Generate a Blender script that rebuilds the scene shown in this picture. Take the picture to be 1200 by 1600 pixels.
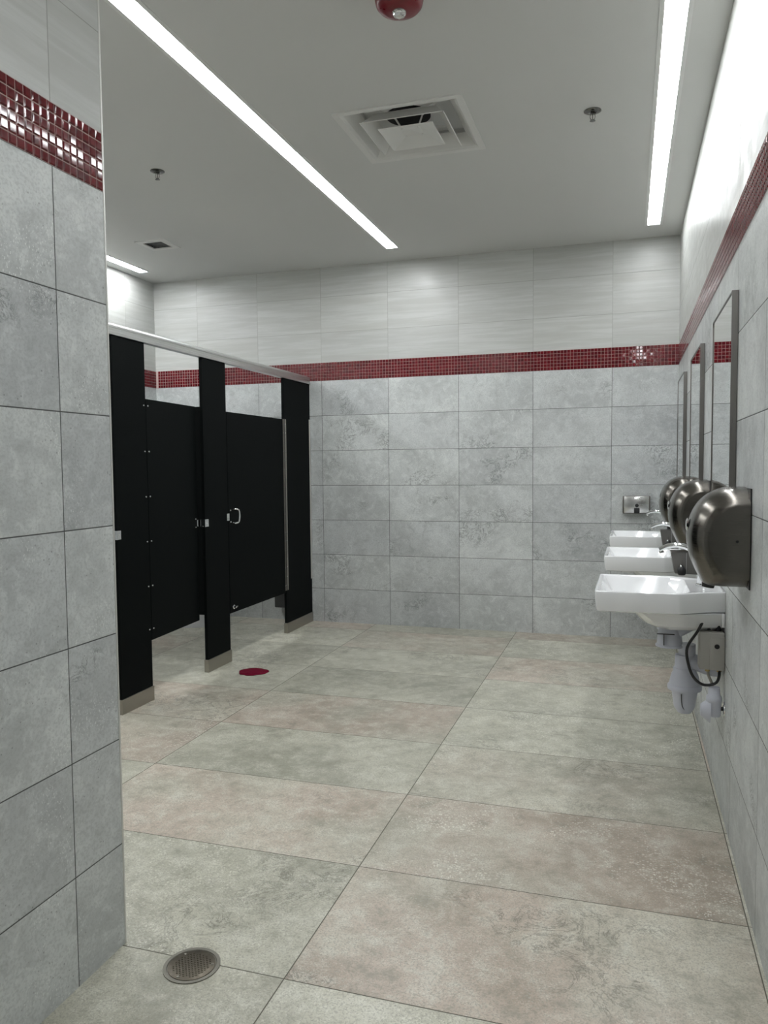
import bpy, bmesh, math, random
from mathutils import Vector, Matrix
random.seed(7)
for o in list(bpy.data.objects): bpy.data.objects.remove(o)
S = bpy.context.scene
COL = S.collection
V = Vector

# ------------------------------------------------------------------ camera
cam_d = bpy.data.cameras.new('camera'); cam = bpy.data.objects.new('camera', cam_d); COL.objects.link(cam)
YAW, PIT, ROL, FPX = 0.305938, -0.058098, -0.0092135, 1208.576
F = V((-math.sin(YAW)*math.cos(PIT), math.cos(YAW)*math.cos(PIT), math.sin(PIT)))
R = V((math.cos(YAW), math.sin(YAW), 0)); U = R.cross(F)
R2 = R*math.cos(ROL) + U*math.sin(ROL); U2 = U*math.cos(ROL) - R*math.sin(ROL)
M = Matrix(((R2.x, U2.x, -F.x, -0.36077), (R2.y, U2.y, -F.y, -6.34737), (R2.z, U2.z, -F.z, 1.3686), (0, 0, 0, 1)))
cam.matrix_world = M
cam_d.sensor_fit = 'VERTICAL'; cam_d.sensor_height = 36; cam_d.lens = FPX*36/1600
cam_d.clip_start = 0.02; cam_d.clip_end = 50
S.camera = cam

# ------------------------------------------------------------------ world, exposure
W = bpy.data.worlds.new('world'); S.world = W; W.use_nodes = True
W.node_tree.nodes['Background'].inputs[0].default_value = (0.9, 0.95, 1, 1)
W.node_tree.nodes['Background'].inputs[1].default_value = 0.02
S.view_settings.view_transform = 'Standard'; S.view_settings.look = 'None'
S.view_settings.gamma = 1; S.view_settings.use_curve_mapping = False
S.view_settings.exposure = 0.0
LIGHT = 40.5                       # radiance of the LED strips
LIGHT_COL = (0.965, 0.985, 1.0, 1)

# ------------------------------------------------------------------ node helper
class NT:
    def __init__(s, name):
        s.m = bpy.data.materials.new(name); s.m.use_nodes = True
        s.t = s.m.node_tree; s.b = s.t.nodes['Principled BSDF']
    def n(s, ty, **kw):
        x = s.t.nodes.new(ty)
        for k, v in kw.items(): setattr(x, k, v)
        return x
    def put(s, sock, v):
        if v is None: return
        if isinstance(v, bpy.types.NodeSocket): s.t.links.new(v, sock)
        else:
            try: sock.default_value = v
            except Exception: sock.default_value = (*v, 1)
    def f(s, op, a, b=None, c=None, clamp=False):
        x = s.n('ShaderNodeMath', operation=op, use_clamp=clamp)
        s.put(x.inputs[0], a); s.put(x.inputs[1], b); s.put(x.inputs[2], c)
        return x.outputs[0]
    def ramp(s, v, lo, hi, a=0.0, b=1.0):
        x = s.n('ShaderNodeMapRange', interpolation_type='SMOOTHSTEP')
        s.put(x.inputs[0], v); s.put(x.inputs[1], lo); s.put(x.inputs[2], hi); s.put(x.inputs[3], a); s.put(x.inputs[4], b)
        return x.outputs[0]
    def mix(s, fac, a, b, mode='MIX'):
        x = s.n('ShaderNodeMix', data_type='RGBA', blend_type=mode)
        s.put(x.inputs[0], fac); s.put(x.inputs[6], a); s.put(x.inputs[7], b)
        return x.outputs[2]
    def xyz(s, a, b, c):
        x = s.n('ShaderNodeCombineXYZ'); s.put(x.inputs[0], a); s.put(x.inputs[1], b); s.put(x.inputs[2], c); return x.outputs[0]
    def sep(s, v):
        x = s.n('ShaderNodeSeparateXYZ'); s.put(x.inputs[0], v); return x.outputs
    def vadd(s, a, b, op='ADD'):
        x = s.n('ShaderNodeVectorMath', operation=op); s.put(x.inputs[0], a); s.put(x.inputs[1], b); return x.outputs[0]
    def noise(s, vec, scale, detail=4, rough=.5, dist=0):
        x = s.n('ShaderNodeTexNoise'); s.put(x.inputs['Vector'], vec)
        x.inputs['Scale'].default_value = scale; x.inputs['Detail'].default_value = detail
        x.inputs['Roughness'].default_value = rough; x.inputs['Distortion'].default_value = dist
        return x.outputs[0]
    def white(s, vec):
        x = s.n('ShaderNodeTexWhiteNoise'); s.put(x.inputs['Vector'], vec); return x.outputs['Value'], x.outputs['Color']
    def voro(s, vec, scale):
        x = s.n('ShaderNodeTexVoronoi'); s.put(x.inputs['Vector'], vec); x.inputs['Scale'].default_value = scale
        return x.outputs['Distance'], x.outputs['Color']
    def bump(s, h, strength=.3, dist=.002):
        x = s.n('ShaderNodeBump'); x.inputs['Strength'].default_value = strength; x.inputs['Distance'].default_value = dist
        s.put(x.inputs['Height'], h); s.t.links.new(x.outputs[0], s.b.inputs['Normal'])
    def pos(s): return s.n('ShaderNodeNewGeometry').outputs['Position']
    def obj(s): return s.n('ShaderNodeTexCoord').outputs['Object']

def plain(name, col, rough=.5, metal=0, coat=0, spec=.5, var=.06, vscale=8, rvar=.06, bump=0, bscale=200):
    """a simple procedural material: colour with slight tonal variation and roughness variation"""
    t = NT(name); p = t.obj()
    nz = t.noise(p, vscale, 4)
    d = tuple(c*(1-var) for c in col); l = tuple(min(1, c*(1+var)) for c in col)
    t.put(t.b.inputs['Base Color'], t.mix(nz, (*d, 1), (*l, 1)))
    t.put(t.b.inputs['Roughness'], t.ramp(t.noise(p, vscale*3), .3, .7, max(0, rough-rvar), rough+rvar))
    t.b.inputs['Metallic'].default_value = metal; t.b.inputs['Coat Weight'].default_value = coat
    t.b.inputs['Specular IOR Level'].default_value = spec
    if bump: t.bump(t.noise(p, bscale, 2), bump, .001)
    return t.m

def tile_mat(name, plane, a0, b0, kind, W_=.61, H_=.305):
    """large format tile: plane 'XZ','YZ','XY'; joints at a0 + k*W_, b0 + k*H_"""
    t = NT(name); P = t.pos(); x, y, z = t.sep(P)
    a, b = {'XZ': (x, z), 'YZ': (y, z), 'XY': (x, y)}[plane]
    u = t.f('DIVIDE', t.f('SUBTRACT', a, a0), W_); v = t.f('DIVIDE', t.f('SUBTRACT', b, b0), H_)
    iu, iv = t.f('FLOOR', u), t.f('FLOOR', v)
    fu, fv = t.f('FRACT', u), t.f('FRACT', v)
    du = t.f('MULTIPLY', t.f('MINIMUM', fu, t.f('SUBTRACT', 1, fu)), W_)
    dv = t.f('MULTIPLY', t.f('MINIMUM', fv, t.f('SUBTRACT', 1, fv)), H_)
    d = t.f('MINIMUM', du, dv)
    seed = {'XZ': 3.1, 'YZ': 7.7, 'XY': 1.3}[plane]
    rv, rc = t.white(t.xyz(iu, iv, seed))
    r1, r2, r3 = t.sep(rc)
    q = t.vadd(t.xyz(a, b, 0), t.vadd(rc, (37, 37, 37), 'MULTIPLY'))
    if kind == 'concrete':
        n1 = t.noise(q, 2.6, 5, .55, .3); n2 = t.noise(q, 16, 7, .66, .8); n3 = t.noise(q, 120, 3, .65)
        c = t.mix(t.ramp(n1, .32, .68), (.48, .50, .497, 1), (.64, .665, .66, 1))
        c = t.mix(t.ramp(n2, .45, .7, 0, .6), c, (.74, .765, .75, 1))
        c = t.mix(t.ramp(n2, .30, .46, .55, 0), c, (.40, .415, .41, 1))
        c = t.mix(t.ramp(n3, .46, .62, 0, .4), c, (.38, .395, .39, 1))
        # pale worn dabs
        vd, vc = t.voro(t.vadd(q, t.vadd(t.xyz(n2, n3, 0), (.02, .02, .02), 'MULTIPLY')), 130)
        fl = t.f('MULTIPLY', t.ramp(vd, .16, .3, 1, 0), t.ramp(t.noise(q, 5, 3), .5, .62))
        c = t.mix(t.f('MULTIPLY', fl, .8), c, (.82, .84, .82, 1))
        # dark fossil-like veining in corners of some tiles
        w = t.noise(q, 13, 9, .74, 1.1)
        vein = t.ramp(t.f('ABSOLUTE', t.f('SUBTRACT', w, .5)), .0, .03, 1, 0)
        msk = t.f('MULTIPLY', t.ramp(t.noise(q, 3.2, 2), .5, .64), t.ramp(r1, .35, .55))
        c = t.mix(t.f('MULTIPLY', t.f('MULTIPLY', vein, msk), .85), c, (.13, .135, .132, 1))
        pd, pc = t.voro(q, 60)
        pit = t.f('MULTIPLY', t.ramp(pd, .10, .17, 1, 0), t.ramp(t.noise(q, 7, 2), .52, .6))
        c = t.mix(t.f('MULTIPLY', pit, .6), c, (.16, .165, .16, 1))
        c = t.mix(1, c, t.mix(r2, (.88, .88, .89, 1), (1.05, 1.05, 1.04, 1)), 'MULTIPLY')
        grout = (.085, .088, .085, 1); gw = .0016; rough = (.34, .5); bs = .10
    elif kind == 'cream':
        s = t.vadd(q, (1.6, 26, 1), 'MULTIPLY'); n1 = t.noise(s, 1.3, 6, .62, .5)
        s2 = t.vadd(q, (.9, 7, 1), 'MULTIPLY'); n2 = t.noise(s2, 1.2, 3, .5, .4)
        c = t.mix(t.ramp(n1, .36, .7), (.48, .49, .47, 1), (.56, .57, .555, 1))
        c = t.mix(t.ramp(n2, .45, .68, 0, .5), c, (.45, .455, .43, 1))
        c = t.mix(1, c, t.mix(r2, (.95, .95, .95, 1), (1.04, 1.04, 1.03, 1)), 'MULTIPLY')
        grout = (.33, .335, .31, 1); gw = .0014; rough = (.3, .42); bs = .05
    else:   # floor
        n1 = t.noise(q, 1.6, 5, .6, .4); n2 = t.noise(q, 11, 8, .74, .25); n3 = t.noise(q, 170, 4, .7)
        c = t.mix(t.ramp(n1, .3, .7), (.36, .358, .29, 1), (.56, .55, .455, 1))
        pink = t.mix(t.ramp(n1, .3, .7), (.39, .315, .25, 1), (.56, .475, .40, 1))
        c = t.mix(t.f('MULTIPLY', t.ramp(r1, .45, .6), t.ramp(t.noise(q, 1.9, 3), .38, .6, .3, .95)), c, pink)
        c = t.mix(t.ramp(n2, .46, .68, 0, .6), c, (.68, .675, .59, 1))
        c = t.mix(t.ramp(n2, .32, .48, .6, 0), c, (.26, .25, .20, 1))
        c = t.mix(t.ramp(n3, .48, .60, 0, .6), c, (.29, .28, .23, 1))
        n4 = t.noise(q, 240, 2, .6)
        c = t.mix(t.f('MULTIPLY', t.ramp(n4, .56, .66, 0, .7), t.ramp(n2, .4, .6)), c, (.74, .73, .65, 1))
        # aggregate chips, light and dark
        dis = t.vadd(t.xyz(n3, t.noise(q, 60, 3), 0), (.022, .022, .022), 'MULTIPLY')
        vd, vc = t.voro(t.vadd(q, dis), 120); v1, v2, v3 = t.sep(vc)
        agg = t.f('MULTIPLY', t.ramp(t.noise(q, 2.3, 5, .7, .6), .42, .66), t.ramp(r2, .25, .6, .3, 1))
        ch = t.f('MULTIPLY', t.f('MULTIPLY', t.ramp(vd, .34, .46, 1, 0), agg), t.ramp(v1, .45, .6))
        c = t.mix(t.f('MULTIPLY', ch, .85), c, (.86, .85, .77, 1))
        ch2 = t.f('MULTIPLY', t.f('MULTIPLY', t.ramp(vd, .2, .3, 1, 0), t.ramp(v2, .8, .86)), t.ramp(agg, 0, 1, .35, 1))
        c = t.mix(t.f('MULTIPLY', ch2, .7), c, (.13, .125, .11, 1))
        w = t.noise(q, 7, 9, .74, .8)
        vein = t.ramp(t.f('ABSOLUTE', t.f('SUBTRACT', w, .5)), 0, .022, 1, 0)
        msk = t.f('MULTIPLY', t.ramp(t.noise(q, 2.1, 2), .52, .66), t.ramp(r3, .3, .6))
        c = t.mix(t.f('MULTIPLY', t.f('MULTIPLY', vein, msk), .75), c, (.13, .12, .095, 1))
        c = t.mix(1, c, t.mix(r3, (.88, .88, .87, 1), (1.06, 1.06, 1.06, 1)), 'MULTIPLY')
        grout = (.12, .112, .088, 1); gw = .0017; rough = (.3, .43); bs = .05
    g = t.ramp(d, gw*.75, gw*1.25, 1, 0)
    t.put(t.b.inputs['Base Color'], t.mix(g, c, grout))
    rr = t.ramp(t.noise(q, 14, 4), .3, .7, rough[0], rough[1])
    t.put(t.b.inputs['Roughness'], t.mix(g, rr, (.9, .9, .9, 1)))
    h = t.f('ADD', t.ramp(d, gw*.6, gw*2.2, 0, 1), t.f('MULTIPLY', t.f('ADD', n1, t.noise(q, 60, 3)), bs))
    t.bump(h, .35, .0015)
    return t.m

def brushed(name, col, rough=.28, axis=(1, 1, 60), strength=.04):
    t = NT(name); q = t.vadd(t.obj(), axis, 'MULTIPLY'); nz = t.noise(q, 12, 3, .6)
    t.put(t.b.inputs['Base Color'], t.mix(nz, tuple(c*.9 for c in col)+(1,), tuple(min(1, c*1.08) for c in col)+(1,)))
    t.put(t.b.inputs['Roughness'], t.ramp(nz, .3, .7, rough-.05, rough+.06)); t.b.inputs['Metallic'].default_value = 1
    t.bump(nz, strength, .001)
    return t.m

def glow(name, col, s):
    t = NT(name); t.b.inputs['Base Color'].default_value = (.8, .8, .8, 1)
    t.b.inputs['Emission Color'].default_value = col; t.b.inputs['Emission Strength'].default_value = s
    return t.m

X4 = -0.4875; Z1 = 0.2967
m_conc_x = tile_mat('grey tile back wall', 'XZ', X4, Z1, 'concrete')
m_conc_y = tile_mat('grey tile right wall', 'YZ', -3.965, Z1, 'concrete')
m_conc_l = tile_mat('grey tile left wall', 'YZ', -4.7103, Z1, 'concrete')
m_cream_x = tile_mat('cream tile back wall', 'XZ', X4, 2.540, 'cream')
m_cream_y = tile_mat('cream tile right wall', 'YZ', -3.965, 2.540, 'cream')
m_cream_l = tile_mat('cream tile left wall', 'YZ', -4.7103, 2.548, 'cream')
m_floor = tile_mat('stone look floor tile', 'XY', -1.2300, -3.9150, 'floor', 1.22, .61)

def ceil_mat():
    t = NT('painted ceiling'); p = t.pos()
    t.put(t.b.inputs['Base Color'], t.mix(t.noise(p, 1.2, 3), (.64, .645, .63, 1), (.67, .675, .66, 1)))
    t.b.inputs['Roughness'].default_value = .75; t.bump(t.noise(p, 160, 2), .06, .001)
    return t.m
m_ceil = ceil_mat()

def mosaic_mat():
    t = NT('red glass mosaic'); p = t.pos()
    x, y, z = t.sep(p)
    cell = t.vadd(p, (1/.026,)*3, 'MULTIPLY')
    fl = t.n('ShaderNodeVectorMath', operation='FLOOR'); t.put(fl.inputs[0], cell)
    rv, rc = t.white(fl.outputs[0])
    t.put(t.b.inputs['Base Color'], t.mix(rv, (.085, .004, .009, 1), (.17, .010, .016, 1)))
    t.b.inputs['Roughness'].default_value = .05; t.b.inputs['Coat Weight'].default_value = 0
    t.b.inputs['Coat Roughness'].default_value = .03; t.b.inputs['Specular IOR Level'].default_value = .5
    return t.m
m_mosaic = mosaic_mat()
m_mgrout = plain('pale mosaic grout', (.52, .38, .36), .85, var=.05, vscale=40)
m_black = plain('black stall laminate', (.003, .0042, .0042), .6, var=.1, rvar=0, spec=.06)
m_alu = brushed('brushed aluminium', (.62, .63, .62), .36, (60, 1, 60), .05)
m_steel = brushed('brushed stainless shoe', (.37, .35, .31), .34, (80, 1, 80), .05)
m_dryer = brushed('brushed dark stainless', (.155, .145, .13), .22, (1, 1, 200), .003)
m_frame = brushed('mirror frame steel', (.21, .20, .188), .32, (60, 60, 1), .04)
m_chrome = plain('polished chrome', (.82, .83, .84), .08, 1, rvar=.03)
m_dkchrome = plain('chrome with painted dark reflection', (.22, .22, .21), .22, 1)  # clean chrome; the dark it reflects is put into the base colour
m_screw = plain('bright steel', (.75, .76, .76), .2, 1)
m_brightsteel = brushed('bright satin steel', (.72, .72, .71), .2, (1, 1, 200), .004)
m_mirror = plain('mirror glass', (.88, .90, .89), .01, 1, var=.004, rvar=.003)
m_porc = plain('white vitreous china', (.88, .89, .90), .1, coat=.6, var=.015, rvar=.03)
m_pvc = plain('pale lilac white plastic', (.60, .62, .70), .38, var=.03)
m_box = plain('grey painted box', (.40, .39, .36), .45, var=.04)
m_rubber = plain('black rubber', (.012, .012, .013), .45, var=.2)
m_brass = plain('brass fitting', (.55, .42, .2), .3, 1)
m_redp = plain('red plastic housing', (.17, .004, .012), .33, coat=.15, var=.06)
m_redcloth = plain('dark red cloth', (.13, .002, .018), .85, var=.25, vscale=30, bump=.4, bscale=260, spec=.15)
m_white = plain('white powder coat', (.72, .72, .70), .5, var=.02)
m_trimwhite = plain('white light trim', (.74, .75, .74), .45, var=.02)
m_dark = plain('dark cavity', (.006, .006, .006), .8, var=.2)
m_iron = plain('bronzed drain metal', (.105, .092, .07), .42, .75, var=.25, vscale=30, rvar=.1)
m_ironrim = plain('dull nickel rim', (.22, .21, .18), .45, .7, var=.15)
m_edge = plain('pale metal edge profile', (.66, .66, .63), .4, .5, var=.03)
m_led = glow('led diffuser', LIGHT_COL, LIGHT)
m_led2 = glow('led diffuser by the wall', LIGHT_COL, LIGHT*.66)
m_led3 = glow('led diffuser over the stalls', LIGHT_COL, LIGHT*1.4)
m_dkgrey = plain('dark grey plastic', (.05, .052, .052), .5)
def lens_mat():
    t = NT('clear lens'); t.b.inputs['Base Color'].default_value = (.95, .96, .95, 1)
    t.b.inputs['Transmission Weight'].default_value = .85; t.b.inputs['Roughness'].default_value = .06
    return t.m
m_lens = lens_mat()

# ------------------------------------------------------------------ mesh builder
class MB:
    def __init__(s): s.bm = bmesh.new()
    def _xf(s, vs, M_):
        if M_ is not None: bmesh.ops.transform(s.bm, matrix=M_, verts=vs)
    def box(s, x0, x1, y0, y1, z0, z1, bev=0, seg=2, M_=None, mi=0):
        b = bmesh.new()
        bmesh.ops.create_cube(b, size=1)
        for v in b.verts: v.co = V(((x0+x1)/2+v.co.x*(x1-x0), (y0+y1)/2+v.co.y*(y1-y0), (z0+z1)/2+v.co.z*(z1-z0)))
        if bev: bmesh.ops.bevel(b, geom=b.edges[:], offset=bev, segments=seg, profile=.5, affect='EDGES')
        s.merge(b, M_, mi); return s
    def merge(s, b, M_=None, mi=0):
        if M_ is not None: bmesh.ops.transform(b, matrix=M_, verts=b.verts[:])
        mp = {v: s.bm.verts.new(v.co) for v in b.verts}
        for f in b.faces:
            nf = s.bm.faces.new([mp[v] for v in f.verts]); nf.material_index = mi; nf.smooth = f.smooth
        b.free()
    def rings(s, rs, close=True, cap0=True, cap1=True, mi=0):
        """loft through rings of points"""
        L = [[s.bm.verts.new(p) for p in r] for r in rs]; n = len(L[0])
        for a, b in zip(L, L[1:]):
            for i in range(n if close else n-1):
                j = (i+1) % n
                f = s.bm.faces.new((a[i], a[j], b[j], b[i])); f.material_index = mi
        if cap0: s.bm.faces.new(L[0][::-1]).material_index = mi
        if cap1: s.bm.faces.new(L[-1]).material_index = mi
        return s
    def lathe(s, prof, n=24, M_=None, mi=0):
        """prof: (r, z) list; r=0 ends become caps"""
        b = MB(); rs = [[V((max(r, 1e-5)*math.cos(2*math.pi*i/n), max(r, 1e-5)*math.sin(2*math.pi*i/n), z)) for i in range(n)] for r, z in prof]
        b.rings(rs); s.merge(b.bm, M_, mi); return s
    def tube(s, pts, r, n=10, mi=0):
        pts = [V(p) for p in pts]
        rr = r if isinstance(r, (list, tuple)) else [r]*len(pts)
        rs = []; up = V((0, 0, 1))
        for i, p in enumerate(pts):
            d = (pts[min(i+1, len(pts)-1)] - pts[max(i-1, 0)]).normalized()
            if i == 0:
                a = d.orthogonal().normalized()
            else:
                a = (a - d*a.dot(d)).normalized()
            b = d.cross(a)
            rs.append([p + (a*math.cos(2*math.pi*k/n) + b*math.sin(2*math.pi*k/n))*rr[i] for k in range(n)])
        return s.rings(rs, mi=mi)
    def quad(s, pts, mi=0):
        f = s.bm.faces.new([s.bm.verts.new(p) for p in pts]); f.material_index = mi; return s
    def build(s, name, mats, parent=None, smooth=False, loc=None, sub=0, autos=None):
        bmesh.ops.remove_doubles(s.bm, verts=s.bm.verts[:], dist=1e-6)
        bmesh.ops.recalc_face_normals(s.bm, faces=s.bm.faces[:])
        me = bpy.data.meshes.new(name)
        if smooth:
            for f in s.bm.faces: f.smooth = True
            lim = math.radians(autos or 35)
            for e in s.bm.edges:
                if len(e.link_faces) == 2 and e.calc_face_angle(0) > lim: e.smooth = False
        s.bm.to_mesh(me); s.bm.free()
        for m in (mats if isinstance(mats, (list, tuple)) else [mats]): me.materials.append(m)
        o = bpy.data.objects.new(name, me); COL.objects.link(o)
        if loc: o.location = loc
        if parent: o.parent = parent
        if sub:
            md = o.modifiers.new('sub', 'SUBSURF'); md.levels = sub; md.render_levels = sub
        return o

def tag(o, label=None, cat=None, group=None, kind=None):
    if label: o['label'] = label
    if cat: o['category'] = cat
    if group: o['group'] = group
    if kind: o['kind'] = kind
    return o
def thing(name, loc, label, cat, group=None, rz=0):
    o = bpy.data.objects.new(name, None); COL.objects.link(o); o.location = loc; o.rotation_euler = (0, 0, rz)
    o.empty_display_size = .05
    return tag(o, label, cat, group)
def dup(root, loc, label, rz=None):
    c = root.copy(); COL.objects.link(c); c.location = loc; c['label'] = label
    if rz is not None: c.rotation_euler = (0, 0, rz)
    for ch in list(root.children):
        d = ch.copy(); COL.objects.link(d); d.parent = c
        for g in list(ch.children):
            e = g.copy(); COL.objects.link(e); e.parent = d
    return c
def smooth_path(pts, n=6):
    P = [V(p) for p in pts]; P = [2*P[0]-P[1]] + P + [2*P[-1]-P[-2]]; out = []
    for i in range(1, len(P)-2):
        for k in range(n):
            t = k/n; a, b, c, d = P[i-1:i+3]
            out.append(.5*((2*b) + (c-a)*t + (2*a-5*b+4*c-d)*t*t + (3*b-a-3*c+d)*t**3))
    out.append(P[-2]); return out
RX = lambda a: Matrix.Rotation(a, 4, 'X')
RY = lambda a: Matrix.Rotation(a, 4, 'Y')
RZ = lambda a: Matrix.Rotation(a, 4, 'Z')
TR = lambda x, y, z: Matrix.Translation((x, y, z))

# ------------------------------------------------------------------ the room
ZC = 3.097; XL = -4.60; XB = -1.7375; YE = -4.509; YF = -8.2; ZB0 = 2.1267; ZB1 = 2.2827; TH = .12
LT = -1e-6
def slab_wall(name, axis, c, s0, s1, side, mats, mats2=None):
    """tiled wall; front face at coordinate c, thickness TH away on `side`; two tile zones above and below the band"""
    m = MB(); c1 = c + side*TH
    for z0, z1, mi in ((0, ZB0, 0), (ZB0, ZB1, 2), (ZB1, ZC, 1)):
        a, b = min(c, c1), max(c, c1)
        if axis == 'X': m.box(s0, s1, a, b, z0, z1, mi=mi)
        else: m.box(a, b, s0, s1, z0, z1, mi=mi)
    return tag(m.build(name, mats), kind='structure')
slab_wall('wall_back', 'X', 0, XL-TH, TH, 1, [m_conc_x, m_cream_x, m_mgrout])
slab_wall('wall_right', 'Y', 0, YF, 0, 1, [m_conc_y, m_cream_y, m_mgrout])
slab_wall('wall_left', 'Y', XL, YE, 0, -1, [m_conc_l, m_cream_l, m_mgrout])
slab_wall('wall_front', 'X', YF, XB-.12, TH, -1, [m_conc_x, m_cream_x, m_mgrout])
# the block of wall that stands out at the left, seen from the entry: two faces
m = MB()
for z0, z1, mi in ((0, ZB0, 0), (ZB0, ZB1, 2), (ZB1, ZC, 1)):
    m.box(XB-TH, XB, YF, YE, z0, z1, mi=mi)
    m.box(XL-TH, XB-TH, YE-TH, YE, z0, z1, mi=mi+3)
tag(m.build('wall_entry', [m_conc_l, m_cream_l, m_mgrout, m_conc_x, m_cream_x, m_mgrout]), kind='structure')
m = MB(); m.box(XL-TH, TH, YF-TH, TH, -.1, 0)
tag(m.build('floor', m_floor), kind='structure')

# ceiling with openings for the air diffuser, the small exhaust grille and the three light strips
holes = [(-1.735, -1.145, -2.680, -2.090), (-3.915, -3.755, -1.155, -.995),
         (-2.203, -2.110, -4.35, -.385), (-.246, -.157, -7.9, -.33), (-4.478, -4.394, -4.3, -.39)]
xs = sorted({XL-TH, TH, *[h[0] for h in holes], *[h[1] for h in holes]})
ys = sorted({YF-TH, TH, *[h[2] for h in holes], *[h[3] for h in holes]})
m = MB()
for i in range(len(xs)-1):
    for j in range(len(ys)-1):
        cx, cy = (xs[i]+xs[i+1])/2, (ys[j]+ys[j+1])/2
        if any(h[0] < cx < h[1] and h[2] < cy < h[3] for h in holes): continue
        m.box(xs[i], xs[i+1], ys[j], ys[j+1], ZC, ZC+.1)
b = m.bm
bmesh.ops.remove_doubles(b, verts=b.verts[:], dist=1e-5)
seen = {}
for f in list(b.faces):
    k = frozenset(f.verts)
    seen.setdefault(k, []).append(f)
dead = [f for fs in seen.values() if len(fs) > 1 for f in fs]
bmesh.ops.delete(b, geom=dead, context='FACES_ONLY')
tag(m.build('ceiling', m_ceil), kind='structure')

# mosaic bands: every little glass tile is pillowed
def mosaic(name, origin, du, nrm, length):
    m = MB(); bm = m.bm; o = V(origin); du = V(du); n = V(nrm); up = V((0, 0, 1))
    step = .026; cols = int(length/step)
    for i in range(cols):
        for j in range(6):
            c = o + du*(step*(i+.5)) + up*(step*(j+.5))
            h1 = .0119; h2 = .0088; t = .0032
            ta, tb = random.gauss(0, .005), random.gauss(0, .005)
            lo = [bm.verts.new(c + du*a*h1 + up*b_*h1) for a, b_ in ((-1, -1), (1, -1), (1, 1), (-1, 1))]
            hi = [bm.verts.new(c + du*a*h2 + up*b_*h2 + n*(t + a*h2*ta + b_*h2*tb)) for a, b_ in ((-1, -1), (1, -1), (1, 1), (-1, 1))]
            bm.faces.new(hi)
            for k in range(4):
                bm.faces.new((lo[k], lo[(k+1) % 4], hi[(k+1) % 4], hi[k]))
    return tag(m.build(name, m_mosaic), kind='structure')
mosaic('trim_1', (0, -.0003, ZB0), (-1, 0, 0), (0, -1, 0), 4.6)
mosaic('trim_2', (-.0003, 0, ZB0), (0, -1, 0), (-1, 0, 0), 7.0)
mosaic('trim_3', (XB+.0003, YE-.006, ZB0), (0, -1, 0), (1, 0, 0), 2.2)
mosaic('trim_4', (XL+.0003, 0, ZB0), (0, -1, 0), (1, 0, 0), 4.5)
m = MB(); m.box(XB-.008, XB+.0015, YE-.0055, YE+.0015, 0, ZC, .001)
tag(m.build('trim_5', m_edge), kind='structure')

# ------------------------------------------------------------------ light strips
def strip(x0, x1, y0, y1, label, mat=None):
    t = thing('ceiling_light_strip', ((x0+x1)/2, (y0+y1)/2, ZC), label, 'light', 'recessed LED strips in the ceiling')
    hx, hy = (x1-x0)/2, (y1-y0)/2; g = .004
    m = MB(); m.box(-hx+g, hx-g, -hy+g, hy-g, .001, .03)
    m.build('diffuser', mat or m_led, t)
    m = MB(); w = .017
    m.box(-hx-w, -hx+g*.5, -hy-w, hy+w, -.0025, 0); m.box(hx-g*.5, hx+w, -hy-w, hy+w, -.0025, 0)
    m.box(-hx+g*.5, hx-g*.5, -hy-w, -hy+g*.5, -.0025, 0); m.box(-hx+g*.5, hx-g*.5, hy-g*.5, hy+w, -.0025, 0)
    m.build('trim_flange', m_trimwhite, t)
    return t
h = holes[2]; strip(h[0], h[1], h[2], h[3], 'long glowing LED strip crossing the ceiling diagonally in view, left of the air vent')
h = holes[3]; strip(h[0], h[1], h[2], h[3], 'long glowing LED strip in the ceiling beside the right wall, above the mirrors', m_led2)
h = holes[4]; strip(h[0], h[1], h[2], h[3], 'short visible end of a glowing LED strip above the stalls near the far left wall', m_led3)

# ------------------------------------------------------------------ ceiling air diffuser
cx, cy = -1.440, -2.385
t = thing('air_diffuser', (cx, cy, ZC), 'white square stepped air vent in the ceiling with a dark round duct inside', 'vent')
def sqring(h_, z): return [V((-h_, -h_, z)), V((h_, -h_, z)), V((h_, h_, z)), V((-h_, h_, z))]
m = MB(); m.rings([sqring(.325, 0), sqring(.325, -.006), sqring(.293, -.006), sqring(.286, .0), sqring(.30, .0)], cap0=False, cap1=False)
m.build('frame', m_white, t)
m = MB(); m.rings([sqring(.294, -.004), sqring(.280, .004), sqring(.236, .055), sqring(.232, .06), sqring(.240, .062), sqring(.294, .0)], cap0=False, cap1=False)
m.build('outer_cone', m_white, t)
m = MB(); m.rings([sqring(.216, -.016), sqring(.212, -.018), sqring(.160, .040), sqring(.163, .042)], cap0=False, cap1=False)
m.build('middle_cone', m_white, t)
m = MB(); m.rings([sqring(.142, -.026), sqring(.139, -.029), sqring(.052, .002), sqring(.0005, .006)], cap0=False, cap1=False)
m.rings([sqring(.142, -.026), sqring(.05, .012), sqring(.0005, .014)], cap0=False, cap1=False)
m.build('centre_cone', m_white, t)
m = MB(); m.rings([sqring(.238, .058), sqring(.238, .085)], cap0=False, cap1=True); m.build('plenum', m_white, t)
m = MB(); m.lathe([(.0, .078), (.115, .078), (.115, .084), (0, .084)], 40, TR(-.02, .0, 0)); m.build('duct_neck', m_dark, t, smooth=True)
for a in (0, math.pi/2, math.pi, 3*math.pi/2):
    r = RZ(a+.8); m = MB()
    m.tube([r @ V((.06, 0, .0)), r @ V((.1, 0, .045)), r @ V((.20, 0, .065))], .005, 6)
    m.build('support_rod', m_white, t, smooth=True)

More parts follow.
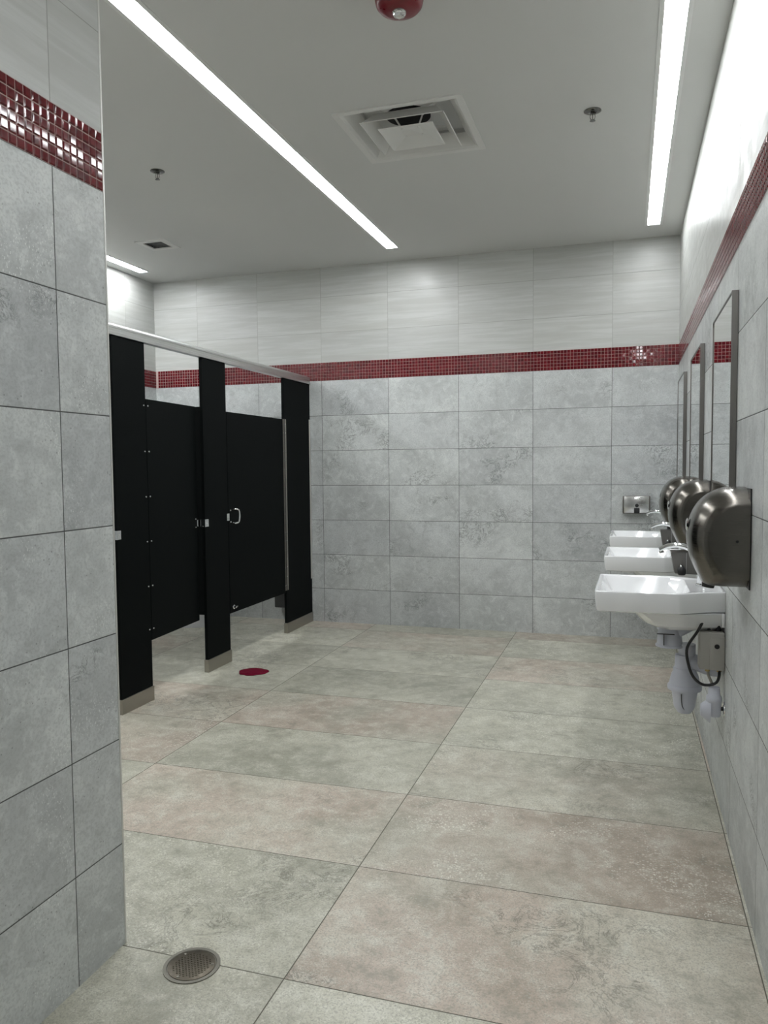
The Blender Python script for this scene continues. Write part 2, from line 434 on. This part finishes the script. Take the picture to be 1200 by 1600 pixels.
# ------------------------------------------------------------------ small exhaust grille
cx, cy = -3.835, -1.075
t = thing('exhaust_grille', (cx, cy, ZC), 'small square exhaust grille with dark centre in the ceiling over the stalls', 'vent')
m = MB(); m.rings([sqring(.125, 0), sqring(.122, -.006), sqring(.080, -.008), sqring(.079, .02)], cap0=False, cap1=False); m.build('frame', m_white, t)
m = MB()
for i in range(9):
    y = -.07+i*.0175; m.box(-.079, .079, y-.006, y+.006, .006, .008, M_=None)
m.build('louvres', m_dkgrey, t)
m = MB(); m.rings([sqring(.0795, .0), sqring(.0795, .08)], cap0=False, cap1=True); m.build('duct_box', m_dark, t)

# ------------------------------------------------------------------ sprinklers
def sprinkler(x, y, label):
    t = thing('fire_sprinkler', (x, y, ZC), label, 'sprinkler', 'pendant fire sprinklers on the ceiling')
    m = MB(); m.lathe([(0, -.001), (.041, 0), (.042, -.003), (.034, -.007), (.020, -.009), (.016, -.004), (0, -.004)], 28)
    m.build('escutcheon', m_dkchrome, t, smooth=True)
    m = MB(); m.lathe([(0, 0), (.009, 0), (.009, -.014), (.006, -.016), (0, -.016)], 12)
    for s in (-1, 1): m.tube(smooth_path([(s*.007, 0, -.012), (s*.012, 0, -.025), (s*.010, 0, -.038), (0, 0, -.046)], 4), .0018, 6)
    m.tube([(0, 0, -.016), (0, 0, -.044)], .0022, 8)
    m.build('frame_arms', m_dkchrome, t, smooth=True)
    m = MB(); m.lathe([(0, -.046), (.013, -.047), (.014, -.049), (0, -.051)], 16); m.build('deflector', m_dkchrome, t, smooth=True)
    return t
s0 = sprinkler(-.542, -2.329, 'chrome fire sprinkler in the ceiling, between the square air vent and the right light strip')
dup(s0, (-2.985, -2.35, ZC), 'chrome fire sprinkler in the ceiling above the stalls, left of the long light strip')

# ------------------------------------------------------------------ fire alarm
t = thing('fire_alarm_strobe', (-1.170, -3.545, ZC), 'round red fire alarm with a clear strobe lens, on the ceiling at the top edge', 'alarm')
m = MB(); m.lathe([(0, 0), (.088, 0), (.0895, -.012), (.089, -.034), (.084, -.054), (.072, -.067), (.05, -.074), (0, -.076)], 40)
m.build('housing', m_redp, t, smooth=True, autos=60)
m = MB(); m.lathe([(0, -.074), (.026, -.074), (.026, -.079), (.021, -.090), (.012, -.097), (0, -.099)], 14)
m.build('strobe_lens', m_lens, t, smooth=False)
m = MB(); m.lathe([(0, -.0755), (.020, -.0755), (.014, -.081), (0, -.078)], 16); m.tube([(-.010, 0, -.086), (.010, 0, -.086)], .003, 8)
m.build('reflector', m_chrome, t, smooth=True)

# ------------------------------------------------------------------ floor drain
t = thing('floor_drain_cover', (-1.497, -4.548, 0), 'round bronze floor drain cover with small raised squares, beside the left wall', 'drain')
m = MB(); m.lathe([(0, -.004), (.0775, -.004), (.0775, .0028), (.068, .0028), (.0665, .0006), (.0, .0006)], 56); m.build('rim', m_ironrim, t, smooth=True)
m = MB(); m.lathe([(0, 0), (.0645, 0), (.0645, .0022), (.0635, .0026), (0, .0026)], 56)
m.build('cover_plate', m_iron, t, smooth=True)
m = MB()
for i in range(-6, 7):
    for j in range(-6, 7):
        x, y = i*.0082, j*.0082
        if x*x+y*y < .051**2 : m.box(x-.0023, x+.0023, y-.0023, y+.0023, .0024, .0036, M_=RZ(.6))
m.build('raised_grid', m_iron, t)
for a in (-100, 20, 140):
    a = math.radians(a); m = MB(); m.lathe([(0, .002), (.0042, .002), (.0042, .0036), (.003, .004), (0, .0034)], 14, TR(.056*math.cos(a), .056*math.sin(a), 0))
    m.build('screw', m_ironrim, t, smooth=True)

# ------------------------------------------------------------------ red cloth on the floor
m = MB(); N = 40; rs = []
def rad(a): return 1 + .04*math.sin(3*a+1.2) + .03*math.sin(7*a) + .02*math.sin(13*a+.5)
for s, z in ((1.0, .0005), (1.02, .004), (.95, .0075), (.7, .0095), (.4, .0085), (.12, .0095)):
    rs.append([V((.098*s*rad(a)*math.cos(a), .088*s*rad(a)*math.sin(a), z + .0012*math.sin(5*a)*s)) for a in [2*math.pi*k/N for k in range(N)]])
m.rings(rs)
o = m.build('red_rag', m_redcloth, smooth=True, loc=(-2.752, -1.725, 0), autos=60); o.rotation_euler = (0, 0, .25)
tag(o, 'small dark red cloth lying on the floor in front of the stalls', 'cloth')

# ------------------------------------------------------------------ toilet stalls
XP0, XP1 = -3.064, -3.042     # thickness of the front panels
def pilaster(y0, y1, label, bracket=False):
    yc = (y0+y1)/2; h = (y1-y0)/2
    t = thing('stall_pilaster', (XP1, yc, 0), label, 'partition post', 'black pilasters of the toilet stalls')
    m = MB(); m.box(XP0-XP1, 0, -h, h, .01, 2.0995, .0015); m.build('panel', m_black, t)
    m = MB(); m.box(XP0-XP1-.006, .007, -h-.003, h+(.003 if not bracket else -.001), 0.0, .085, .0015); m.build('shoe', m_steel, t)
    return t
P1 = pilaster(-2.745, -2.445, 'nearest black stall post at the left, partly behind the grey tiled wall')
P2 = pilaster(-1.812, -1.500, 'middle black stall post, between the two stall doors')
P3 = pilaster(-.545, -.006, 'wide black stall post farthest away, against the back wall', True)
m = MB(); m.box(.0005, .0035, .244, .2655, .385, 1.79, .0008); m.box(-.025, .0035, .2698, .2735, .385, 1.79); m.box(.0005, .0035, .2645, .2735, .385, 1.79)
m.build('wall_bracket', m_edge, P3)
for yy, zz, P in ((-.1505, 1.006, P1), (-.1565, 1.006, P2)):       # strikes / keepers on the post edges
    m = MB()
    s = -1
    m.box(.0005, .004, yy, yy+(.034 if P is P1 else .042), zz-.025, zz+.025, .001); m.box(-.030, .004, yy-.004, yy, zz-.025, zz+.025, .001)
    m.box(-.062, -.03, yy-.004, yy, zz-.021, zz+.021, .001)
    k = m.build('door_strike', m_chrome, P)
    m = MB(); m.lathe([(0, 0), (.004, 0), (.003, .002), (0, .0025)], 10, TR(.004, yy+.020, zz) @ RY(math.pi/2)); m.build('screw', m_screw, k, smooth=True)
for zz in (.425, .681, .945, 1.208, 1.472, 1.738):                 # bolts beside the hinge of the first door
    m = MB(); m.lathe([(0, 0), (.0055, 0), (.0045, .003), (0, .0042)], 12, TR(0, .1505-.020, zz) @ RY(math.pi/2)); m.build('hinge_bolt', m_screw, P1, smooth=True)

# headrail: rounded anti-grip section on top of the pilasters
m = MB(); prof = [(-3.096, 2.150), (-3.090, 2.158), (-3.062, 2.164), (-3.056, 2.160), (-3.0535, 2.150), (-3.0535, 2.140), (-3.056, 2.137), (-3.056, 2.120), (-3.0535, 2.117), (-3.0535, 2.100), (-3.096, 2.100)]
m.rings([[V((x, YE, z)) for x, z in prof], [V((x, -.0015, z)) for x, z in prof]])
tag(m.build('headrail', m_alu, loc=(.020, 0, 0)), 'silver aluminium rail running along the top of the black stall fronts', 'rail')

def stall_door(y0, y1, z0, z1, name_label, flip):
    """flip False: hinged at y0; True: hinged at y1 (piano hinge on the outside)"""
    w = y1-y0
    ph = y1 if flip else y0
    t = thing('stall_door', (XP1, ph, z0), name_label, 'door', 'black doors of the toilet stalls')
    a, b_ = (-w, 0) if flip else (0, w)
    m = MB(); m.box(XP0-XP1, 0, a, b_, 0, z1-z0, .0015); m.build('panel', m_black, t)
    return t
D1 = stall_door(-2.441, -1.836, .357, 1.777, 'black stall door nearest the camera, slightly ajar, with a row of small bolts at its left', False)
D1.rotation_euler = (0, 0, math.radians(4))
for zz in (.068, .324, .588, .851, 1.115, 1.381):
    m = MB(); m.lathe([(0, 0), (.0055, 0), (.0045, .003), (0, .0042)], 12, TR(0, .020, zz) @ RY(math.pi/2)); m.build('hinge_bolt', m_screw, D1, smooth=True)
for zz in (.625, .680):
    m = MB(); m.lathe([(0, 0), (.005, 0), (.004, .003), (0, .004)], 12, TR(0, .605-.022, zz) @ RY(math.pi/2)); m.build('latch_bolt', m_screw, D1, smooth=True)
m = MB(); m.box(-.034, -.0265, .0015, .03, 0.0, 1.42); m.build('hinge', m_steel, D1)
D2 = stall_door(-1.494, -.552, .340, 1.765, 'closed black stall door farther away, with a silver pull handle and a long hinge', True)
# piano hinge: two leaves, knuckle and screws
m = MB()
m.box(.0005, .0040, -.020, -.004, .02, 1.425, .0005)

hg = m.build('piano_hinge', m_steel, D2, smooth=True)
m = MB(); m.tube([(.0065, .002, .02), (.0065, .002, 1.425)], .0045, 10); m.build('knuckle', m_frame, hg, smooth=True)
m = MB(); m.box(.0005, .0040, -.265, -.238, .36, 1.765, .0005); hl = m.build('hinge_leaf', m_steel, P3)
m = MB(); m.lathe([(0, 0), (.0046, 0), (.0035, .0016), (0, .002)], 8, RY(math.pi/2)); sc = m.build('screw', m_screw, hl, smooth=True)
sc.location = (.004, -.2515, .40)
for i in range(1, 38):
    c = sc.copy(); COL.objects.link(c)
    if i < 19: c.location = (.004, -.2515, .40+i*.0735)
    else: c.parent = hg; c.location = (.004, -.0125, .06+(i-19)*.0735)
# pull handle
yh = -.942+.062; m = MB()
m.tube(smooth_path([(0, yh, .642), (.022, yh+.005, .640), (.036, yh+.022, .650), (.040, yh+.028, .690), (.036, yh+.022, .730), (.022, yh+.005, .740), (0, yh, .738)], 5), .0065, 10)
m.build('pull_handle', m_chrome, D2, smooth=True)
for zz in (.650, .732):
    m = MB(); m.lathe([(0, 0), (.006, 0), (.005, .003), (0, .0042)], 12, TR(0, -.942+.030, zz) @ RY(math.pi/2)); m.build('handle_bolt', m_screw, D2, smooth=True)
m = MB(); m.box(.0005, .006, -.942-.030, -.942+.004, .662, .712, .001); m.build('latch_plate', m_chrome, D2)
# small door stop at the lower corner
m = MB(); m.lathe([(0, 0), (.017, 0), (.016, .004), (.009, .006), (.008, .022), (0, .024)], 18, TR(0, -.942+.050, .040) @ RY(math.pi/2))
m.box(.008, .014, -.942+.05, -.942+.088, .0375, .0425, .001)
m.build('door_stop', m_chrome, D2, smooth=True)

# divider panels that run back to the left wall
def divider(y, label):
    t = thing('stall_divider', (XL, y, 0), label, 'partition panel', 'black divider panels between the stalls')
    m = MB(); m.box(.004, XP0-XL-.003, -.013, .013, .36, 1.79, .0015); m.build('panel', m_black, t)
    m = MB(); m.box(.0005, .012, -.018, -.0135, .36, 1.79); m.box(.0005, .012, .0135, .018, .36, 1.79)
    m.build('wall_bracket', m_alu, t)
    return t
divider(-1.666, 'black divider panel glimpsed through the gap beside the ajar stall door')

# toilet of the far stall: only its foot shows under the panels
t = thing('toilet', (XL+.07, -.46, 0), 'white toilet foot glimpsed low behind the middle stall post', 'toilet')
def oval(cx_, cy_, rx, ry, z, n=28): return [V((cx_+rx*math.cos(2*math.pi*k/n), cy_+ry*math.sin(2*math.pi*k/n), z)) for k in range(n)]
m = MB(); m.rings([oval(.42, 0, .30, .115, 0), oval(.42, 0, .30, .115, .02), oval(.43, 0, .27, .10, .04), oval(.44, 0, .26, .095, .14), oval(.45, 0, .26, .12, .24), oval(.46, 0, .28, .17, .34), oval(.46, 0, .29, .185, .385), oval(.46, 0, .28, .18, .395)])
m.build('bowl', m_porc, t, smooth=True, autos=60)
m = MB(); m.rings([oval(.46, 0, .275, .18, .396), oval(.46, 0, .285, .188, .40), oval(.46, 0, .285, .188, .412), oval(.46, 0, .275, .18, .418), oval(.46, 0, .18, .11, .418), oval(.46, 0, .18, .11, .396)], cap0=False, cap1=False)
m.build('seat', m_dkgrey, t, smooth=True)
m = MB(); m.tube([(-.069, 0, .62), (.09, 0, .62), (.13, 0, .58), (.14, 0, .40)], .016, 12); m.lathe([(0, 0), (.035, 0), (.035, .10), (.02, .12), (0, .12)], 18, TR(.13, 0, .60)); m.build('flush_valve', m_chrome, t, smooth=True)

# bin fixed low on the back wall of the far stall
t = thing('sanitary_bin', (-3.225, -.0, .125), 'dark grey bin low on the back wall, seen beneath the far stall door', 'bin')
m = MB(); m.box(-.14, .14, -.11, -.002, 0, .30, .008); m.build('body', m_dkgrey, t)
m = MB(); m.box(-.145, .145, -.118, -.002, .302, .325, .006); m.build('lid', m_steel, t)

# ------------------------------------------------------------------ sinks on the right wall
SINKS = (-2.985, -1.770, -.550)
DZ = .017
def plan(scale_x, front, z, back=0.0, ww=.247, ch=.085, ex=0):
    """outline of the basin seen from above, X negative away from the wall"""
    pts = [(back, -ww+ch), (-.045, -ww+ch*.86), (-.168, -ww+.003), (-.18, -ww), (front+.012, -ww), (front+.003, -ww+.004), (front, -ww+.015)]
    pts = pts + [(x, -y) for x, y in pts[::-1]]
    return [V((x, y, z)) for x, y in pts]
def sink(y, label):
    t = thing('wall_sink', (0, y, DZ), label, 'sink', 'white sinks hung on the right wall')
    m = MB()
    def off(d, z, fb=0):
        r = plan(1, -.483, z)
        out = []
        n = len(r)
        for i, p in enumerate(r):
            c = V((-.24, 0, z)); q = V((p.x, p.y, z))
            q.x = q.x + (d if p.x < -.24 else -min(d, abs(p.x)*.0)) * (1 if p.x < -.46 else (.6 if p.x < -.40 else 0))
            if p.x > -.001: q.x = 0
            q.y = p.y - math.copysign(d, p.y)
            out.append(q)
        return out
    def basin(f, b, w, z, r=.05):
        n = 14; pts = []
        # same vertex count as the outline (14), roughly matching positions
        base = plan(1, f, z)
        for i, p in enumerate(base):
            x = b if p.x > -.001 else (b-.012 if p.x > -.05 else (b-.05 if p.x > -.17 else (b-.09 if p.x > -.2 else p.x)))
            y_ = p.y/.247*w if p.x < -.2 else math.copysign(w*(1 if p.x < -.17 else (.985 if p.x < -.1 else .86 if p.x < -.01 else .70)), p.y)
            pts.append(V((x, y_, z)))
        return pts
    outer = [off(.020, .776), off(.008, .781), off(.003, .800), off(0, .848), off(.0015, .857), off(.006, .861)]
    inner = [off(.014, .8605), basin(-.462, -.128, .226, .857), basin(-.455, -.134, .219, .846), basin(-.430, -.150, .200, .80), basin(-.39, -.17, .165, .765), basin(-.33, -.20, .09, .752), basin(-.285, -.235, .025, .750)]
    m.rings([basin(-.285, -.235, .02, .752)] and outer + inner, cap0=False, cap1=True)
    # underside bowl with apron back to the wall
    def und(f, b, w, z):
        return [V((b, -w*.80, z)), V((b, -w*.8, z)), V((-.14, -w*.97, z)), V((-.2, -w, z)), V((f+.05, -w*.9, z)), V((f+.018, -w*.7, z)), V((f, -w*.4, z)),
                V((f, w*.4, z)), V((f+.018, w*.7, z)), V((f+.05, w*.9, z)), V((-.2, w, z)), V((-.14, w*.97, z)), V((b, w*.8, z)), V((b, w*.8, z))]
    m.rings([off(.020, .776), und(-.365, 0, .205, .774), und(-.345, 0, .20, .762), und(-.325, 0, .19, .745), und(-.300, -.0, .175, .718), und(-.262, -.002, .145, .700), und(-.215, -.02, .10, .692)], cap0=False, cap1=True)
    o = m.build('basin', m_porc, t, smooth=True, autos=24)
    m = MB(); m.box(-.013, -.001, -.170, .170, .722, .776, .004); m.build('wall_flange', m_porc, t, smooth=True)
    m = MB(); m.lathe([(0, 0), (.022, 0), (.024, .002), (.018, .003), (.010, .001), (0, .001)], 20, TR(-.26, 0, .7505)); m.build('drain_ring', m_chrome, t, smooth=True)
    m = MB(); m.lathe([(0, 0), (.009, 0), (.010, .001), (0, .0012)], 14, TR(-.4585, 0, .835) @ RY(math.radians(100))); m.build('overflow_hole', m_dark, t, smooth=True)
    return t
labs = ['nearest white wall-hung sink, largest in view, with exposed plumbing beneath', 'middle one of the three white wall-hung sinks', 'farthest white wall-hung sink, next to the back wall']
s0 = sink(SINKS[0], labs[0])
for y, l in zip(SINKS[1:], labs[1:]): dup(s0, (0, y, DZ), l)

# faucets
def faucet(y, label):
    t = thing('faucet', (-.066, y, .859+DZ), label, 'faucet', 'chrome sensor faucets on the sinks')
    m = MB(); m.rings([oval(0, 0, .030, .027, .000, 20), oval(0, 0, .030, .027, .006, 20), oval(0, 0, .025, .022, .010, 20), oval(0, 0, .022, .020, .08, 20), oval(-.004, 0, .020, .020, .120, 20)])
    m.build('body', m_chrome, t, smooth=True)
    # wide flat arched spout
    path = smooth_path([(.012, 0, .085), (.000, 0, .112), (-.028, 0, .136), (-.064, 0, .155), (-.100, 0, .163), (-.138, 0, .158), (-.170, 0, .143)], 5)
    m = MB(); rs = []
    for i, p in enumerate(path):
        d = (path[min(i+1, len(path)-1)]-path[max(i-1, 0)]).normalized(); nrm = V((-d.z, 0, d.x)); k = i/(len(path)-1)
        w = .023 - .003*k; hh = .017*(1-k)+.0095*k
        rs.append([p + V((0, math.cos(a)*w, 0)) + nrm*math.sin(a)*hh*(1 if abs(math.sin(a)) < .9 else .95) for a in [2*math.pi*j/16 for j in range(16)]])
    m.rings(rs); m.build('spout', m_chrome, t, smooth=True, autos=60)
    m = MB(); m.lathe([(0, 0), (.009, 0), (.009, .010), (0, .011)], 14, TR(-.160, 0, .130) @ RY(-.3)); m.build('aerator', m_chrome, t, smooth=True)
    m = MB(); m.lathe([(0, 0), (.007, 0), (.006, .002), (0, .002)], 12, TR(-.0215, 0, .06) @ RY(-math.pi/2)); m.build('sensor_eye', m_rubber, t, smooth=True)
    return t
f0 = faucet(SINKS[0], 'arched chrome faucet on the nearest sink')
dup(f0, (-.066, SINKS[1], .859+DZ), 'arched chrome faucet on the middle sink')
dup(f0, (-.066, SINKS[2], .859+DZ), 'arched chrome faucet on the farthest sink')

# moulded plastic drain covers below the sinks
def trap(y, label):
    t = thing('drain_trap_cover', (-.192, y, .348), label, 'pipe cover', 'plastic covered drain traps under the sinks')
    m = MB(); m.lathe([(0, 0), (.055, 0), (.056, .006), (.050, .012), (.046, .06), (.034, .092), (0, .092)][::1], 24, TR(.0, 0, .272)); 
    m.rings([oval(.02, 0, .030, .030, .318, 20), oval(.045, 0, .05, .032, .345, 20), oval(.062, 0, .050, .032, .362, 20), oval(.062, 0, .040, .030, .366, 20)])
    m.build('tailpiece_cover', m_pvc, t, smooth=True, autos=40)
    m = MB(); m.box(-.052, .016, -.0565, -.054, .330, .334, .0006); m.box(-.026, -.023, -.0565, -.045, .285, .331, .0006); m.build('seam', m_rubber, t)
    m = MB()
    m.lathe([(0, .235), (.033, .235), (.033, .285), (0, .285)], 20, TR(.068, 0, 0))
    m.lathe([(0, 0), (.026, .0), (.038, .018), (.042, .030), (.050, .085), (.052, .094), (.066, .097), (.067, .102), (.067, .112), (.064, .117), (.060, .120), (.058, .135), (.052, .158), (.045, .172), (.045, .186), (.040, .188), (.038, .240), (0, .240)], 28, TR(.060, 0, 0))
    m.build('trap_cover', m_pvc, t, smooth=True, autos=40)
    m = MB(); m.tube(smooth_path([(.045, -.0515, .088), (.046, -.048, .06), (.050, -.042, .035), (.060, -.036, .018)], 3), .0018, 6); m.build('zip_seam', m_rubber, t)
    m = MB(); m.tube(smooth_path([(.075, 0, .215), (.12, 0, .205), (.150, 0, .195), (.188, 0, .19)], 4), .034, 16); m.build('wall_elbow', m_pvc, t, smooth=True)
    return t
t0 = trap(SINKS[0], 'pale plastic drain trap cover under the nearest sink')
dup(t0, (-.192, SINKS[1], .348), 'pale plastic drain trap cover under the middle sink')
dup(t0, (-.192, SINKS[2], .348), 'pale plastic drain trap cover under the farthest sink')

# control box with its hose, and angle stop
def control(y, label):
    t = thing('faucet_control_box', (0, y, .575), label, 'control box', 'grey faucet control boxes under the sinks')
    m = MB(); m.box(-.092, -.002, 0, .085, 0, .145, .004); m.build('case', m_box, t, smooth=True)
    m = MB(); m.box(-.0560, -.0020, -.006, 0, .001, .128, .0015); m.build('cover_panel', m_box, t, smooth=True)
    m = MB(); m.lathe([(0, 0), (.0095, 0), (.009, .003), (0, .0035)], 18, TR(-.030, -.006, .094) @ RX(math.pi/2)); m.build('sensor_port', m_rubber, t, smooth=True)
    m = MB(); m.tube(smooth_path([(-.075, .03, .190), (-.100, -.005, .150), (-.137, -.01, .085), (-.132, -.01, .02), (-.112, -.01, -.030), (-.078, -.01, -.056), (-.036, -.005, -.050), (-.020, .015, -.030), (-.017, .03, .0)], 6), .0055, 10); m.build('hose', m_rubber, t, smooth=True)
    m = MB(); m.tube(smooth_path([(-.060, .03, .0), (-.056, .028, -.028), (-.046, .02, -.052), (-.040, .015, -.072)], 5), .0055, 10); m.build('supply_line', m_steel, t, smooth=True)
    for nx in (-.018, -.060):
        m = MB(); m.lathe([(0, -.012), (.009, -.012), (.009, .0), (0, 0)], 6, TR(nx, .03, 0)); m.build('brass_nut', m_brass, t)
    m = MB(); m.tube([(-.022, .04, .146), (-.022, .04, .2)], .0085, 10); m.tube([(-.055, .04, .146), (-.062, .045, .2)], .006, 10); m.build('cables', m_rubber, t, smooth=True)
    return t
c0 = control(-3.165, 'grey control box with a black hose under the nearest sink')
def stop_valve(y, label):
    t = thing('covered_stop_valve', (0, y, .428), label, 'valve', 'plastic covered stop valves on the right wall')
    m = MB(); m.lathe([(0, -.030), (.024, -.030), (.026, -.022), (.026, .024), (.029, .028), (.028, .046), (.022, .052), (.021, .082), (0, .082)], 20, TR(-.038, 0, 0))
    m.build('valve_cover', m_pvc, t, smooth=True, autos=50)
    m = MB(); m.rings([[V((-.055-.012*k, .019*math.cos(a), .028*math.sin(a)-.004)) if False else V((-.076-.010*k, (.020-.004*k)*math.cos(a), (.031-.008*k)*math.sin(a)-.010)) for a in [2*math.pi*i/18 for i in range(18)]] for k in (-2.6, -1, 0, .6, 1)])
    m.build('handle_cover', m_pvc, t, smooth=True)
    m = MB(); m.tube([(-.022, 0, -.001), (-.004, 0, -.001)], .008, 12); m.build('stem', m_rubber, t, smooth=True)
    m = MB(); m.lathe([(0, 0), (.029, 0), (.027, .004), (.014, .007), (0, .007)], 22, TR(-.0005, 0, -.001) @ RY(-math.pi/2)); m.build('escutcheon', m_chrome, t, smooth=True)
    return t
v0 = stop_valve(-3.165, 'white plastic valve cover on the wall below the grey control box')

# ------------------------------------------------------------------ hand dryers
def dryer(y0, label):
    t = thing('hand_dryer', (0, y0, 1.135), label, 'hand dryer', 'stainless hand dryers on the right wall')
    side = [(-.004, .160), (-.035, .1600), (-.062, .1585), (-.090, .151), (-.120, .136), (-.148, .111), (-.168, .080), (-.181, .045), (-.187, .005), (-.184, -.035), (-.174, -.075), (-.160, -.108), (-.147, -.132), (-.138, -.1485), (-.122, -.1565), (-.09, -.159), (-.05, -.1600), (-.004, -.1600)]
    # resample
    P = smooth_path([(x*.94, 0, z) for x, z in side], 3)
    def ring(y, s):
        cz = -.01
        return [V((p.x*s if p.x < -.01 else p.x, y, cz+(p.z-cz)*s)) for p in P]
    m = MB(); prof = [(0.0, .66), (.0010, .70), (.004, .745), (.011, .80), (.022, .855), (.037, .905), (.055, .945), (.078, .975), (.11, .994), (.15, 1.0)]
    rs = [ring(y, s) for y, s in prof]; rs += [ring(.30-y, s) for y, s in prof[::-1][1:]]
    m.rings(rs, close=False, cap0=True, cap1=True)
    c = m.build('cover', m_dryer, t, smooth=True, autos=50)
    m = MB(); m.box(-.0045, -.0005, .006, .294, -.155, .157, .001); m.build('back_plate', m_rubber, t)
    m = MB(); m.lathe([(0, 0), (.0045, 0), (.0045, .0008), (.002, .0010), (0, .0002)], 12, TR(-.040, -.0002, -.005) @ RX(math.pi/2)); m.build('side_screw', m_rubber, t, smooth=True)
    m = MB(); m.tube([(-.105, .15, -.150), (-.108, .15, -.170)], [.022, .019], 20); m.build('nozzle', m_rubber, t, smooth=True)
    m = MB()
    m.rings([[V((-.1759-.0016*k, .15+(.030-.003*k)*math.cos(a), .035+(.018-.003*k)*math.sin(a))) for a in [2*math.pi*i/28 for i in range(28)]] for k in (-1.5, .3, 1)])
    m.build('badge', m_chrome, t, smooth=True)
    return t
d0 = dryer(-3.770, 'nearest and largest stainless hand dryer on the right wall')
dup(d0, (0, -2.520, 1.135), 'middle stainless hand dryer, partly hidden behind the nearest one')
dup(d0, (0, -1.370, 1.135), 'farthest stainless hand dryer, mostly hidden behind the middle one')

# soap dispensers mounted on the right wall below the farther dryers
def soap(y, label):
    t = thing('wall_soap_dispenser', (0, y, .868), label, 'soap dispenser', 'dark steel soap dispensers on the right wall')
    m = MB(); q = [(-.001, 0), (-.155, .004), (-.172, .102), (-.001, .106)]
    m.rings([[V((x, 0, z)) for x, z in q], [V((x, .10, z)) for x, z in q]])
    bmesh.ops.bevel(m.bm, geom=m.bm.edges[:], offset=.003, segments=2, affect='EDGES')
    m.build('case', m_frame, t, smooth=True)
    m = MB(); m.box(-.1065, -.105, -.0007, .0, .006, .100); m.build('case_seam', m_alu, t)
    m = MB(); m.lathe([(0, -.016), (.014, -.014), (.019, -.004), (.019, .010), (.012, .022), (.007, .03), (0, .032)], 16, TR(-.126, -.014, .014)); m.build('push_valve', m_rubber, t, smooth=True)
    m = MB(); m.lathe([(0, 0), (.006, .001), (.004, .005), (0, .006)], 10, TR(-.131, -.020, .040) @ RX(.8)); m.build('valve_tip', m_chrome, t, smooth=True)
    return t
p0_ = soap(-2.612, 'small dark steel soap dispenser on the wall behind the nearest faucet')
dup(p0_, (0, -1.372, .868), 'small dark steel soap dispenser on the wall behind the middle faucet')

# ------------------------------------------------------------------ mirrors
def mirror(y0, label):
    t = thing('framed_mirror', (0, y0, 1.045), label, 'mirror', 'tall framed mirrors on the right wall')
    w, hgt, d = .640, .925, .0225; b_ = .006
    m = MB()
    m.box(-d, -.001, 0, b_, 0, hgt, .0008); m.box(-d, -.001, w-b_, w, 0, hgt, .0008)
    m.box(-d, -.001, b_, w-b_, 0, b_, .0008); m.box(-d, -.001, b_, w-b_, hgt-b_, hgt, .0008)
    m.build('frame', m_frame, t)
    m = MB(); m.box(-d+.003, -d+.006, b_, w-b_, b_, hgt-b_); m.build('mirror_glass', m_mirror, t)
    return t
r0 = mirror(-3.385, 'nearest and tallest looking framed mirror on the right wall')
dup(r0, (0, -2.150, 1.045), 'middle framed mirror on the right wall')
dup(r0, (0, -.925, 1.045), 'farthest framed mirror on the right wall, next to the back wall')

# ------------------------------------------------------------------ soap dispenser on the back wall
t = thing('steel_soap_dispenser', (-.298, 0, .990), 'shiny horizontal steel soap dispenser on the back wall above the farthest sink', 'soap dispenser')
m = MB(); m.box(-.102, .102, -.070, -.001, 0, .138, .006); m.build('tank', m_frame, t, smooth=True)
m = MB(); m.box(-.092, .092, -.0755, -.068, .006, .134, .003); m.build('front_plate', m_brightsteel, t, smooth=True)
m = MB(); m.lathe([(0, 0), (.014, 0), (.013, .005), (0, .007)], 18, TR(.003, -.0755, .064) @ RX(math.pi/2)); m.build('sight_window', m_rubber, t, smooth=True)
m = MB(); m.box(-.018, .024, -.098, -.0755, .004, .045, .005); m.build('push_button', m_rubber, t, smooth=True)
